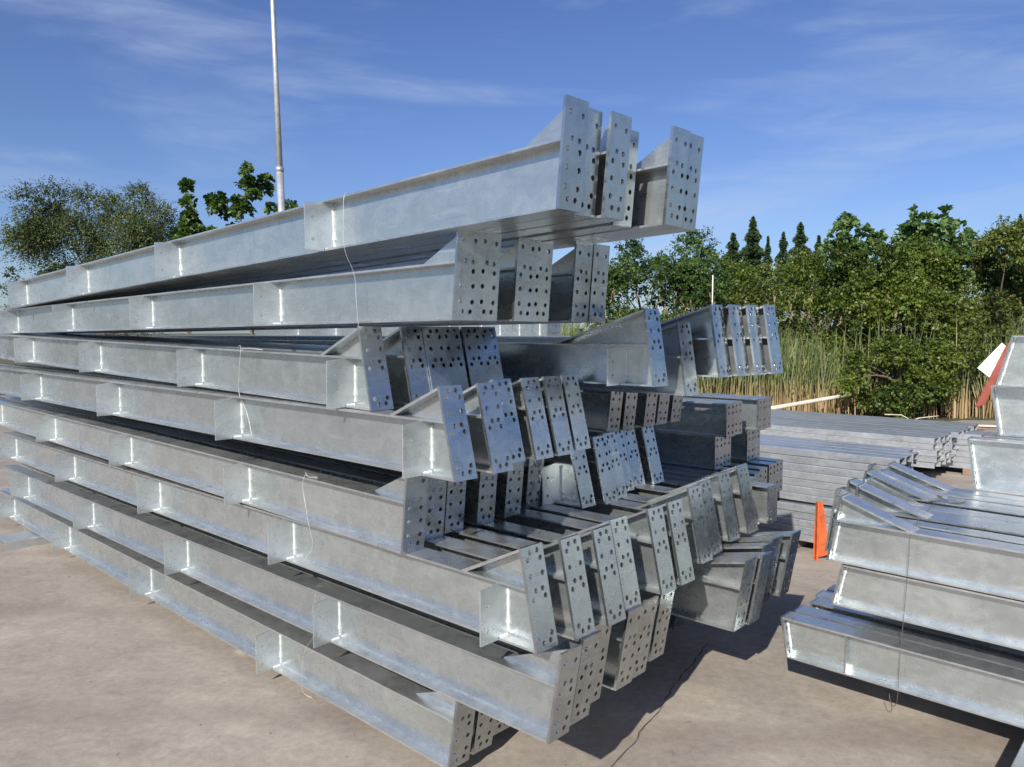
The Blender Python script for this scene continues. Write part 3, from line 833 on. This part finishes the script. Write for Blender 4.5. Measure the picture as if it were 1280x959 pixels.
# ------------------------------------------------------------------ vegetation
def leaf_cloud(rng, centres, radii, n, size, aspect=0.6, up=0.35, per=11, long=1.0):
    """leaves set along short twigs that radiate from each clump; returns V, F, tint"""
    centres = np.asarray(centres, float); radii = np.asarray(radii, float)
    nt_ = max(4, n // per)
    wts = (radii[:, 0] * radii[:, 2]); wts = wts / wts.sum()
    ci = rng.choice(len(centres), nt_, p=wts)
    d = rng.normal(size=(nt_, 3)); d[:, 2] += up
    d /= np.linalg.norm(d, axis=1)[:, None]
    st = centres[ci] + d * radii[ci] * (rng.random(nt_)[:, None] ** 0.6) * 0.85
    ln = radii[ci].mean(1) * rng.uniform(0.35, 0.95, nt_) * long
    td = d + rng.normal(size=(nt_, 3)) * 0.45; td[:, 2] += up * 0.5
    td /= np.linalg.norm(td, axis=1)[:, None]
    ti_tw = 0.5 + 0.20 * rng.normal(size=nt_) + (rng.random(len(centres)) * 0.70 - 0.35)[ci]
    k = np.repeat(np.arange(nt_), per)
    m = len(k)
    t = np.tile(np.linspace(0.05, 1.0, per), nt_)
    curve = -0.25 * (t ** 2)[:, None] * np.array([0, 0, 1.0]) * ln[k][:, None]
    P = st[k] + td[k] * (ln[k] * t)[:, None] + curve
    side = rng.normal(size=(m, 3)); side -= td[k] * (side * td[k]).sum(1)[:, None]
    side /= np.linalg.norm(side, axis=1)[:, None]
    s = size * rng.uniform(0.6, 1.25, m) * (1.1 - 0.35 * t)
    lt = td[k] * 0.55 + side * 0.85; lt[:, 2] -= 0.15
    lt /= np.linalg.norm(lt, axis=1)[:, None]
    nr = rng.normal(size=(m, 3)) * 0.55 + d[k] * 0.4 + np.array([0, 0, 0.55])
    nr -= lt * (nr * lt).sum(1)[:, None]; nr /= np.linalg.norm(nr, axis=1)[:, None]
    b = np.cross(nr, lt)
    P = P + side * (s * 0.15)[:, None]
    Wd = b * (s * aspect * 0.5)[:, None]; fold = nr * (s * 0.12)[:, None]
    V = np.stack([P, P + lt * (s * 0.5)[:, None] + Wd + fold, P + lt * s[:, None] - fold * 0.6, P + lt * (s * 0.5)[:, None] - Wd + fold], 1).reshape(-1, 3)
    F = np.arange(4 * m).reshape(m, 4)
    tint = np.clip(ti_tw[k] + 0.12 * rng.normal(size=m), 0, 1)
    return V, F, np.repeat(tint, 4)

def limbs(name, rng, base, centres, r0, trunk_h):
    V, F = [], []
    def add(p0, p1, ra, rb, bend):
        n = 6; sd = 7
        mid = (p0 + p1) / 2 + bend
        pts = []
        for i in range(n + 1):
            t = i / n
            pts.append(p0 * (1 - t) ** 2 + mid * 2 * t * (1 - t) + p1 * t * t)
        b0 = len(V)
        for i, p in enumerate(pts):
            tg = pts[min(i + 1, n)] - pts[max(i - 1, 0)]; tg = tg / (np.linalg.norm(tg) + 1e-9)
            s = np.cross(tg, [0.3, 0.9, 0.2]); s /= np.linalg.norm(s); u = np.cross(s, tg)
            rr = ra + (rb - ra) * i / n
            for k in range(sd):
                a = 2 * math.pi * k / sd
                V.append(p + (s * math.cos(a) + u * math.sin(a)) * rr)
        for i in range(n):
            for k in range(sd):
                k2 = (k + 1) % sd
                F.append((b0 + i * sd + k, b0 + i * sd + k2, b0 + (i + 1) * sd + k2, b0 + (i + 1) * sd + k))
    top = base + np.array([rng.normal() * 0.1, rng.normal() * 0.1, trunk_h])
    add(base, top, r0, r0 * 0.7, rng.normal(size=3) * 0.05)
    for c in centres:
        c = np.asarray(c, float)
        st = base + (top - base) * rng.uniform(0.55, 1.0)
        add(st, c, r0 * 0.5, r0 * 0.08, rng.normal(size=3) * 0.15 + np.array([0, 0, 0.1]))
    return np_mesh(name, V, F, M['bark'], smooth=True)

def tree(name, label, cat, x, y, h, rx, ry, n_leaf, leaf, mat, seed, nclump=26, low=0.15, group=None, clump=0.30, aspect=0.6, shape='round', shell=0.5, r0=0.06, up=0.35):
    rng = np.random.default_rng(seed)
    base = np.array([0.0, 0.0, 0.0])
    C, R = [], []
    for i in range(nclump):
        for _ in range(40):
            u = rng.uniform(-1, 1, 3)
            if (u ** 2).sum() < 1 and (u ** 2).sum() > 0.12:
                break
        zt = (u[2] + 1) / 2
        wfac = 1.0
        if shape == 'spire':
            wfac = max(0.12, 1.0 - zt) ** 0.8
        c = np.array([u[0] * rx * wfac, u[1] * ry * wfac, h * (low + (1 - low) * (0.04 + 0.92 * zt))])
        q = clump * rng.uniform(0.6, 1.25)
        C.append(c); R.append([rx * q * wfac ** 0.5, ry * q * wfac ** 0.5, min(h * 0.13, rx * q) * rng.uniform(0.7, 1.1)])
    Vl, Fl, ti = leaf_cloud(rng, C, R, n_leaf, leaf, aspect, up=up, long=1.0 + (0.5 if shell < 0.45 else 0.0))
    Vl[:, 2] = np.maximum(Vl[:, 2], 0.03)
    root = empty(name, Matrix.Translation((x, y, 0)))
    tag(root, label, cat, group)
    obj('trunk', limbs('trunk', rng, base, C[:14], r0, h * 0.4), root)
    obj('crown', np_mesh('crown', Vl, Fl, mat, {'tint': ti}), root)
    return root

def ux(u, y): return (u - 640.0) / 961.0 * y
def zv(v, y): return EYE + (415.5 - v) / 961.0 * y
B = 'shrubs behind the reeds'
def shrub(label, u, v_top, y, wpx, n, leaf, mat, seed, **k):
    tree(k.pop('name', 'shrub'), label, k.pop('cat', 'shrub'), ux(u, y), y, zv(v_top, y), wpx / 961.0 * y / 2, k.pop('ry', 1.3), n, leaf, M[mat], seed, **k)

shrub('big olive-green shrub right of centre, in front of the spike-topped tree', 1130, 300, 17.6, 200, 33000, 0.094, 'leaf_bush', 11, group=B, low=0.0, nclump=46, clump=0.26)
shrub('dense shrub filling the right edge behind the dry reeds', 1248, 283, 18.6, 180, 28600, 0.094, 'leaf_olive', 12, group=B, low=0.0, nclump=42, clump=0.26)
shrub('yellow-green shrub left of the big olive shrub', 1040, 290, 19.2, 165, 26400, 0.086, 'leaf_bush', 13, group=B, low=0.0, nclump=40, clump=0.27)
shrub('low bright shrub bulging over the far purlin bundle', 1125, 415, 15.7, 150, 17600, 0.086, 'leaf_bush', 14, group=B, low=0.0, nclump=30, clump=0.28, ry=0.7)
shrub('hazy grey-green shrub behind the four bluish beam ends', 965, 296, 22.0, 160, 22000, 0.086, 'leaf_olive', 15, group=B, low=0.0, nclump=38, clump=0.27)
shrub('dark green shrub between the dense tree and the grey-green shrub', 895, 300, 24.0, 130, 17600, 0.094, 'leaf_bush', 16, group=B, low=0.0, nclump=30, clump=0.28)
shrub('rounded shrub low behind the reeds at right', 1200, 340, 16.6, 140, 17600, 0.086, 'leaf_olive', 21, group=B, low=0.0, nclump=30, clump=0.28, ry=0.8)
shrub('dense dark tree under the end of the top beams', 812, 272, 21.0, 160, 44000, 0.094, 'leaf_dark', 17, name='broadleaf_tree', cat='tree', low=0.02, nclump=52, clump=0.25, ry=1.7)
shrub('tree top seen under the second layer, left of the dense tree', 742, 330, 22.0, 60, 7700, 0.094, 'leaf_dark', 22, name='broadleaf_tree', cat='tree', low=0.05, nclump=16, clump=0.34, ry=0.7)
shrub('dark shrub filling the gap between the right-edge shrub and the saplings', 1200, 285, 20.5, 150, 24000, 0.09, 'leaf_bush', 23, group=B, low=0.0, nclump=36, clump=0.28)
# broad-leaved saplings whose tops stand against the sky
T_ = 'broad-leaved saplings above the shrubs'
shrub('tall spike-topped sapling with large leaves at right', 1152, 243, 18.4, 60, 2276, 0.161, 'leaf_broad', 31, name='sapling', cat='tree', group=T_, low=0.42, nclump=34, clump=0.224, ry=0.5, aspect=0.75, r0=0.035, up=0.9)
shrub('leafy sapling leaning right of the spike-topped one', 1180, 268, 18.6, 66, 2023, 0.148, 'leaf_broad', 32, name='sapling', cat='tree', group=T_, low=0.5, nclump=30, clump=0.224, ry=0.5, aspect=0.75, r0=0.035, up=0.9)
shrub('bright broad-leaved sapling left of the spike-topped one', 1052, 266, 18.8, 56, 2023, 0.148, 'leaf_broad', 33, name='sapling', cat='tree', group=T_, low=0.45, nclump=30, clump=0.238, ry=0.5, aspect=0.75, r0=0.03, up=0.9)
shrub('broad-leaved sapling with drooping crown beside the bright one', 1085, 272, 18.9, 54, 1770, 0.148, 'leaf_broad', 34, name='sapling', cat='tree', group=T_, low=0.45, nclump=26, clump=0.238, ry=0.5, aspect=0.75, r0=0.03, up=0.9)
shrub('low broad-leaved sapling at the right edge', 1250, 290, 19.5, 60, 1770, 0.143, 'leaf_broad', 35, name='sapling', cat='tree', group=T_, low=0.5, nclump=26, clump=0.238, ry=0.5, aspect=0.75, r0=0.03, up=0.9)
# trees behind the left of the stack
shrub('wide feathery tree behind the left part of the stack', 132, 212, 23.0, 225, 90000, 0.070, 'leaf_dusty', 41, name='broadleaf_tree', cat='tree', low=0.22, nclump=60, clump=0.20, ry=1.8, shell=0.35)
shrub('small low shoot of the feathery tree at the left edge', 52, 322, 22.0, 90, 3960, 0.086, 'leaf_dusty', 42, name='broadleaf_tree', cat='tree', low=0.3, nclump=16, clump=0.28, ry=0.8, shell=0.3)
shrub('narrow broad-leaved sapling above the front beam, left of the pole', 240, 222, 20.0, 60, 3372, 0.148, 'leaf_dark', 43, name='sapling', cat='tree', group=T_, low=0.42, nclump=30, clump=0.238, ry=0.4, aspect=0.8, r0=0.03, up=0.9, shape='spire')
shrub('broad-leaved young tree just left of the grey pole', 318, 205, 20.5, 105, 6851, 0.148, 'leaf_dark', 44, name='sapling', cat='tree', group=T_, low=0.45, nclump=38, clump=0.198, ry=0.7, aspect=0.8, r0=0.035, up=0.9)
shrub('low leafy twig just right of the grey pole', 364, 238, 20.5, 40, 948, 0.143, 'leaf_dark', 45, name='sapling', cat='tree', group=T_, low=0.6, nclump=11, clump=0.277, ry=0.4, aspect=0.8, r0=0.02, up=0.9)

# far conifers
def conifer(u, v_top, y, wpx, seed, label):
    rng = np.random.default_rng(seed)
    h = zv(v_top, y); R = wpx / 961.0 * y / 2 * rng.uniform(1.35, 1.95); fq = rng.uniform(45, 85); pw = rng.uniform(0.7, 1.05)
    n = 4200
    t = rng.random(n) ** 0.75
    t = 1 - t * 0.62                       # height share, mostly the visible top
    prof = R * np.clip((1 - t) / 0.42, 0.03, 1.0) ** pw
    layer = 0.72 + 0.28 * np.sin(t * fq + rng.random() * 6)
    a = rng.random(n) * 2 * np.pi
    r = prof * layer * rng.random(n) ** 0.45
    P = np.stack([r * np.cos(a), r * np.sin(a), t * h - 0.25 * r], 1)
    d = np.stack([np.cos(a), np.sin(a), -0.35 + 0.3 * rng.normal(size=n)], 1)
    d /= np.linalg.norm(d, axis=1)[:, None]
    sd = np.cross(d, rng.normal(size=(n, 3))); sd /= np.linalg.norm(sd, axis=1)[:, None]
    s = R * 0.24 * rng.uniform(0.6, 1.2, n)
    V = np.stack([P - d * s[:, None] * .5, P + sd * s[:, None] * .28, P + d * s[:, None] * .5, P - sd * s[:, None] * .28], 1).reshape(-1, 3)
    root = empty('conifer', Matrix.Translation((ux(u, y), y, 0)))
    tag(root, label, 'tree', 'far conifers against the sky')
    obj('trunk', tube('trunk', [(0, 0, 0), (0, 0, h * 0.5), (0, 0, h * 0.97)], 0.16, M['bark'], 7, 0.1), root)
    obj('crown', np_mesh('crown', V, np.arange(4 * n).reshape(n, 4), M['leaf_conifer'], {'tint': np.repeat(rng.random(n), 4)}), root)
for i, (u, v_, y, w_, lb) in enumerate([(914, 293, 62, 26, 'far pointed conifer, leftmost of the row'), (938, 274, 60, 30, 'tallest far conifer, second from the left of the row'),
        (957, 297, 64, 20, 'short far conifer just right of the tallest one'), (976, 292, 63, 22, 'far conifer, fourth from the left of the row'),
        (997, 281, 60, 26, 'tall far conifer, fifth from the left of the row'), (1020, 296, 62, 18, 'far conifer beside the bright sapling'),
        (1128, 281, 62, 34, 'far conifer just left of the spike-topped sapling'), (1268, 271, 60, 20, 'far conifer at the right edge')]):
    conifer(u, v_, y, w_, 100 + i, lb)

# reeds: one mass
rng = np.random.default_rng(77)
n = 15000
X = rng.uniform(-3.0, 17.0, n); Yd = rng.uniform(0, 1, n) ** 0.8 * 3.6
Y0 = 15.75 + 0.06 * (9 - X) + Yd
# leave a thin place where the low bright shrub grows
keep = rng.random(n) < np.where(np.abs(X - 8.3) < 1.4, 0.35, 1.0)
X, Y0 = X[keep], Y0[keep]; n = len(X)
hgt = rng.uniform(1.1, 2.35, n) * (0.92 + 0.12 * np.sin(X * 1.7))
ang = rng.uniform(0, 2 * np.pi, n); lean = np.where(rng.random(n) < 0.16, rng.normal(0.55, 0.25, n), rng.normal(0.12, 0.16, n))
wd = rng.uniform(0.006, 0.016, n)
seg = 5
Vs, At, Ri = [], [], []
tint = np.clip(rng.normal(0.5, 0.27, n), 0, 1)
faceang = rng.uniform(-0.9, 0.9, n)
for k in range(seg + 1):
    t = k / seg
    bx_ = np.cos(ang) * lean * hgt * t ** 2; by_ = np.sin(ang) * lean * hgt * t ** 2
    zz_ = hgt * t * (1 - 0.10 * t * np.abs(lean))
    ww = wd * (1 - t) ** 0.5 + 0.0015
    c, s = np.cos(faceang), np.sin(faceang)
    Vs.append(np.stack([X + bx_ - ww * c, Y0 + by_ - ww * s, zz_], 1))
    Vs.append(np.stack([X + bx_ + ww * c, Y0 + by_ + ww * s, zz_], 1))
    Ri += [np.full(n, t * 1.0) * hgt / 2.2] * 2; At += [tint] * 2
Vs = np.stack(Vs, 1); NVp = Vs.shape[1]
Fs = []
bidx = np.arange(n) * NVp
for k in range(seg):
    Fs.append(np.stack([bidx + 2 * k, bidx + 2 * k + 1, bidx + 2 * k + 3, bidx + 2 * k + 2], 1))
F = np.concatenate(Fs)
reeds = obj('reeds', np_mesh('reeds', Vs.reshape(-1, 3), F, M['reed'], {'tint': np.stack(At, 1).ravel(), 'rise': np.stack(Ri, 1).ravel()}))
tag(reeds, 'belt of reeds, tan below and green above, along the yard edge', 'reeds', kind='stuff')

# seed plumes standing over the reeds
pv, pf, pt_, pr_ = [], [], [], []
for i in range(110):
    px_, py_ = rng.uniform(-2.0, 15.0), rng.uniform(15.9, 18.6)
    h0 = rng.uniform(1.9, 2.55); ln_ = rng.uniform(0.16, 0.30); ph_ = rng.uniform(0, 6.28); bend_ = rng.uniform(0.02, 0.12)
    for kk in range(26):
        tt = rng.random(); aa = rng.uniform(0, 6.28); rr_ = 0.035 * math.sin(math.pi * (0.12 + 0.86 * tt)) * rng.uniform(0.3, 1.0)
        c_ = np.array([px_ + math.cos(ph_) * bend_ * tt + rr_ * math.cos(aa), py_ + math.sin(ph_) * bend_ * tt + rr_ * math.sin(aa), h0 + ln_ * tt])
        d_ = np.array([0.4 * math.cos(aa), 0.4 * math.sin(aa), 1.0]) * 0.035; q_ = np.array([-math.sin(aa), math.cos(aa), 0]) * 0.005
        b_ = len(pv); pv += [c_ - q_, c_ + q_, c_ + d_ + q_ * .3, c_ + d_ - q_ * .3]; pf.append((b_, b_ + 1, b_ + 2, b_ + 3)); pt_ += [rng.uniform(0.5, 1)] * 4; pr_ += [0.0] * 4
obj('seed_plumes', np_mesh('seed_plumes', pv, pf, M['reed'], {'tint': pt_, 'rise': pr_}), reeds)['kind'] = 'stuff'

# debris along the reed edge
def stick(name, p0, p1, r, mat, label, cat, sag=0.0):
    p0, p1 = Vector(p0), Vector(p1)
    mid = (p0 + p1) / 2 + Vector((0, 0, -sag))
    o = obj(name, tube(name, [p0, p0.lerp(mid, .5), mid, mid.lerp(p1, .5), p1], r, mat, 8, 0.85))
    return tag(o, label, cat)
y = 15.2
stick('wooden_pole', (ux(955, y), y, zv(513, y)), (ux(1064, y + .5), y + .5, zv(494, y + .5)), 0.045, M['timber'], 'pale bleached wooden pole lying at the foot of the reeds', 'pole')
y = 14.6
stick('dry_branch', (ux(1108, y), y, zv(519, y)), (ux(1150, y), y, zv(531, y)), 0.010, M['timber'], 'thin dry branch bent over the far purlins', 'branch', -0.08)
stick('dry_branch', (ux(1126, y), y, zv(533, y)), (ux(1176, y), y, zv(521, y)), 0.009, M['timber'], 'thin dry branch crossing the bent one', 'branch', -0.05)
def plank(u, v_, y, l, w_, ang, mat, label):
    V, F = box(-l / 2, l / 2, -w_ / 2, w_ / 2, 0.0, 0.03)
    o = obj('plank', py_mesh('plank', V, F, mat, 0.004))
    o.matrix_world = Matrix.Translation((ux(u, y), y, max(0.02, zv(v_, y)))) @ Matrix.Rotation(ang, 4, 'Z') @ Matrix.Rotation(0.03, 4, 'Y')
    tag(o, label, 'plank')
plank(1230, 538, 14.4, 1.1, 0.14, -0.1, M['timber'], 'pale plank lying at the yard edge near the dry reeds')
plank(1213, 541, 14.0, 0.6, 0.22, 0.3, M['oldtimber'], 'dark weathered board beside the pale plank')
y = 18.0
stick('white_stake', (ux(889, y), y, 0.0), (ux(889.5, y), y, zv(345, y)), 0.016, M['stake'], 'thin white stake standing above the bluish beams', 'stake')
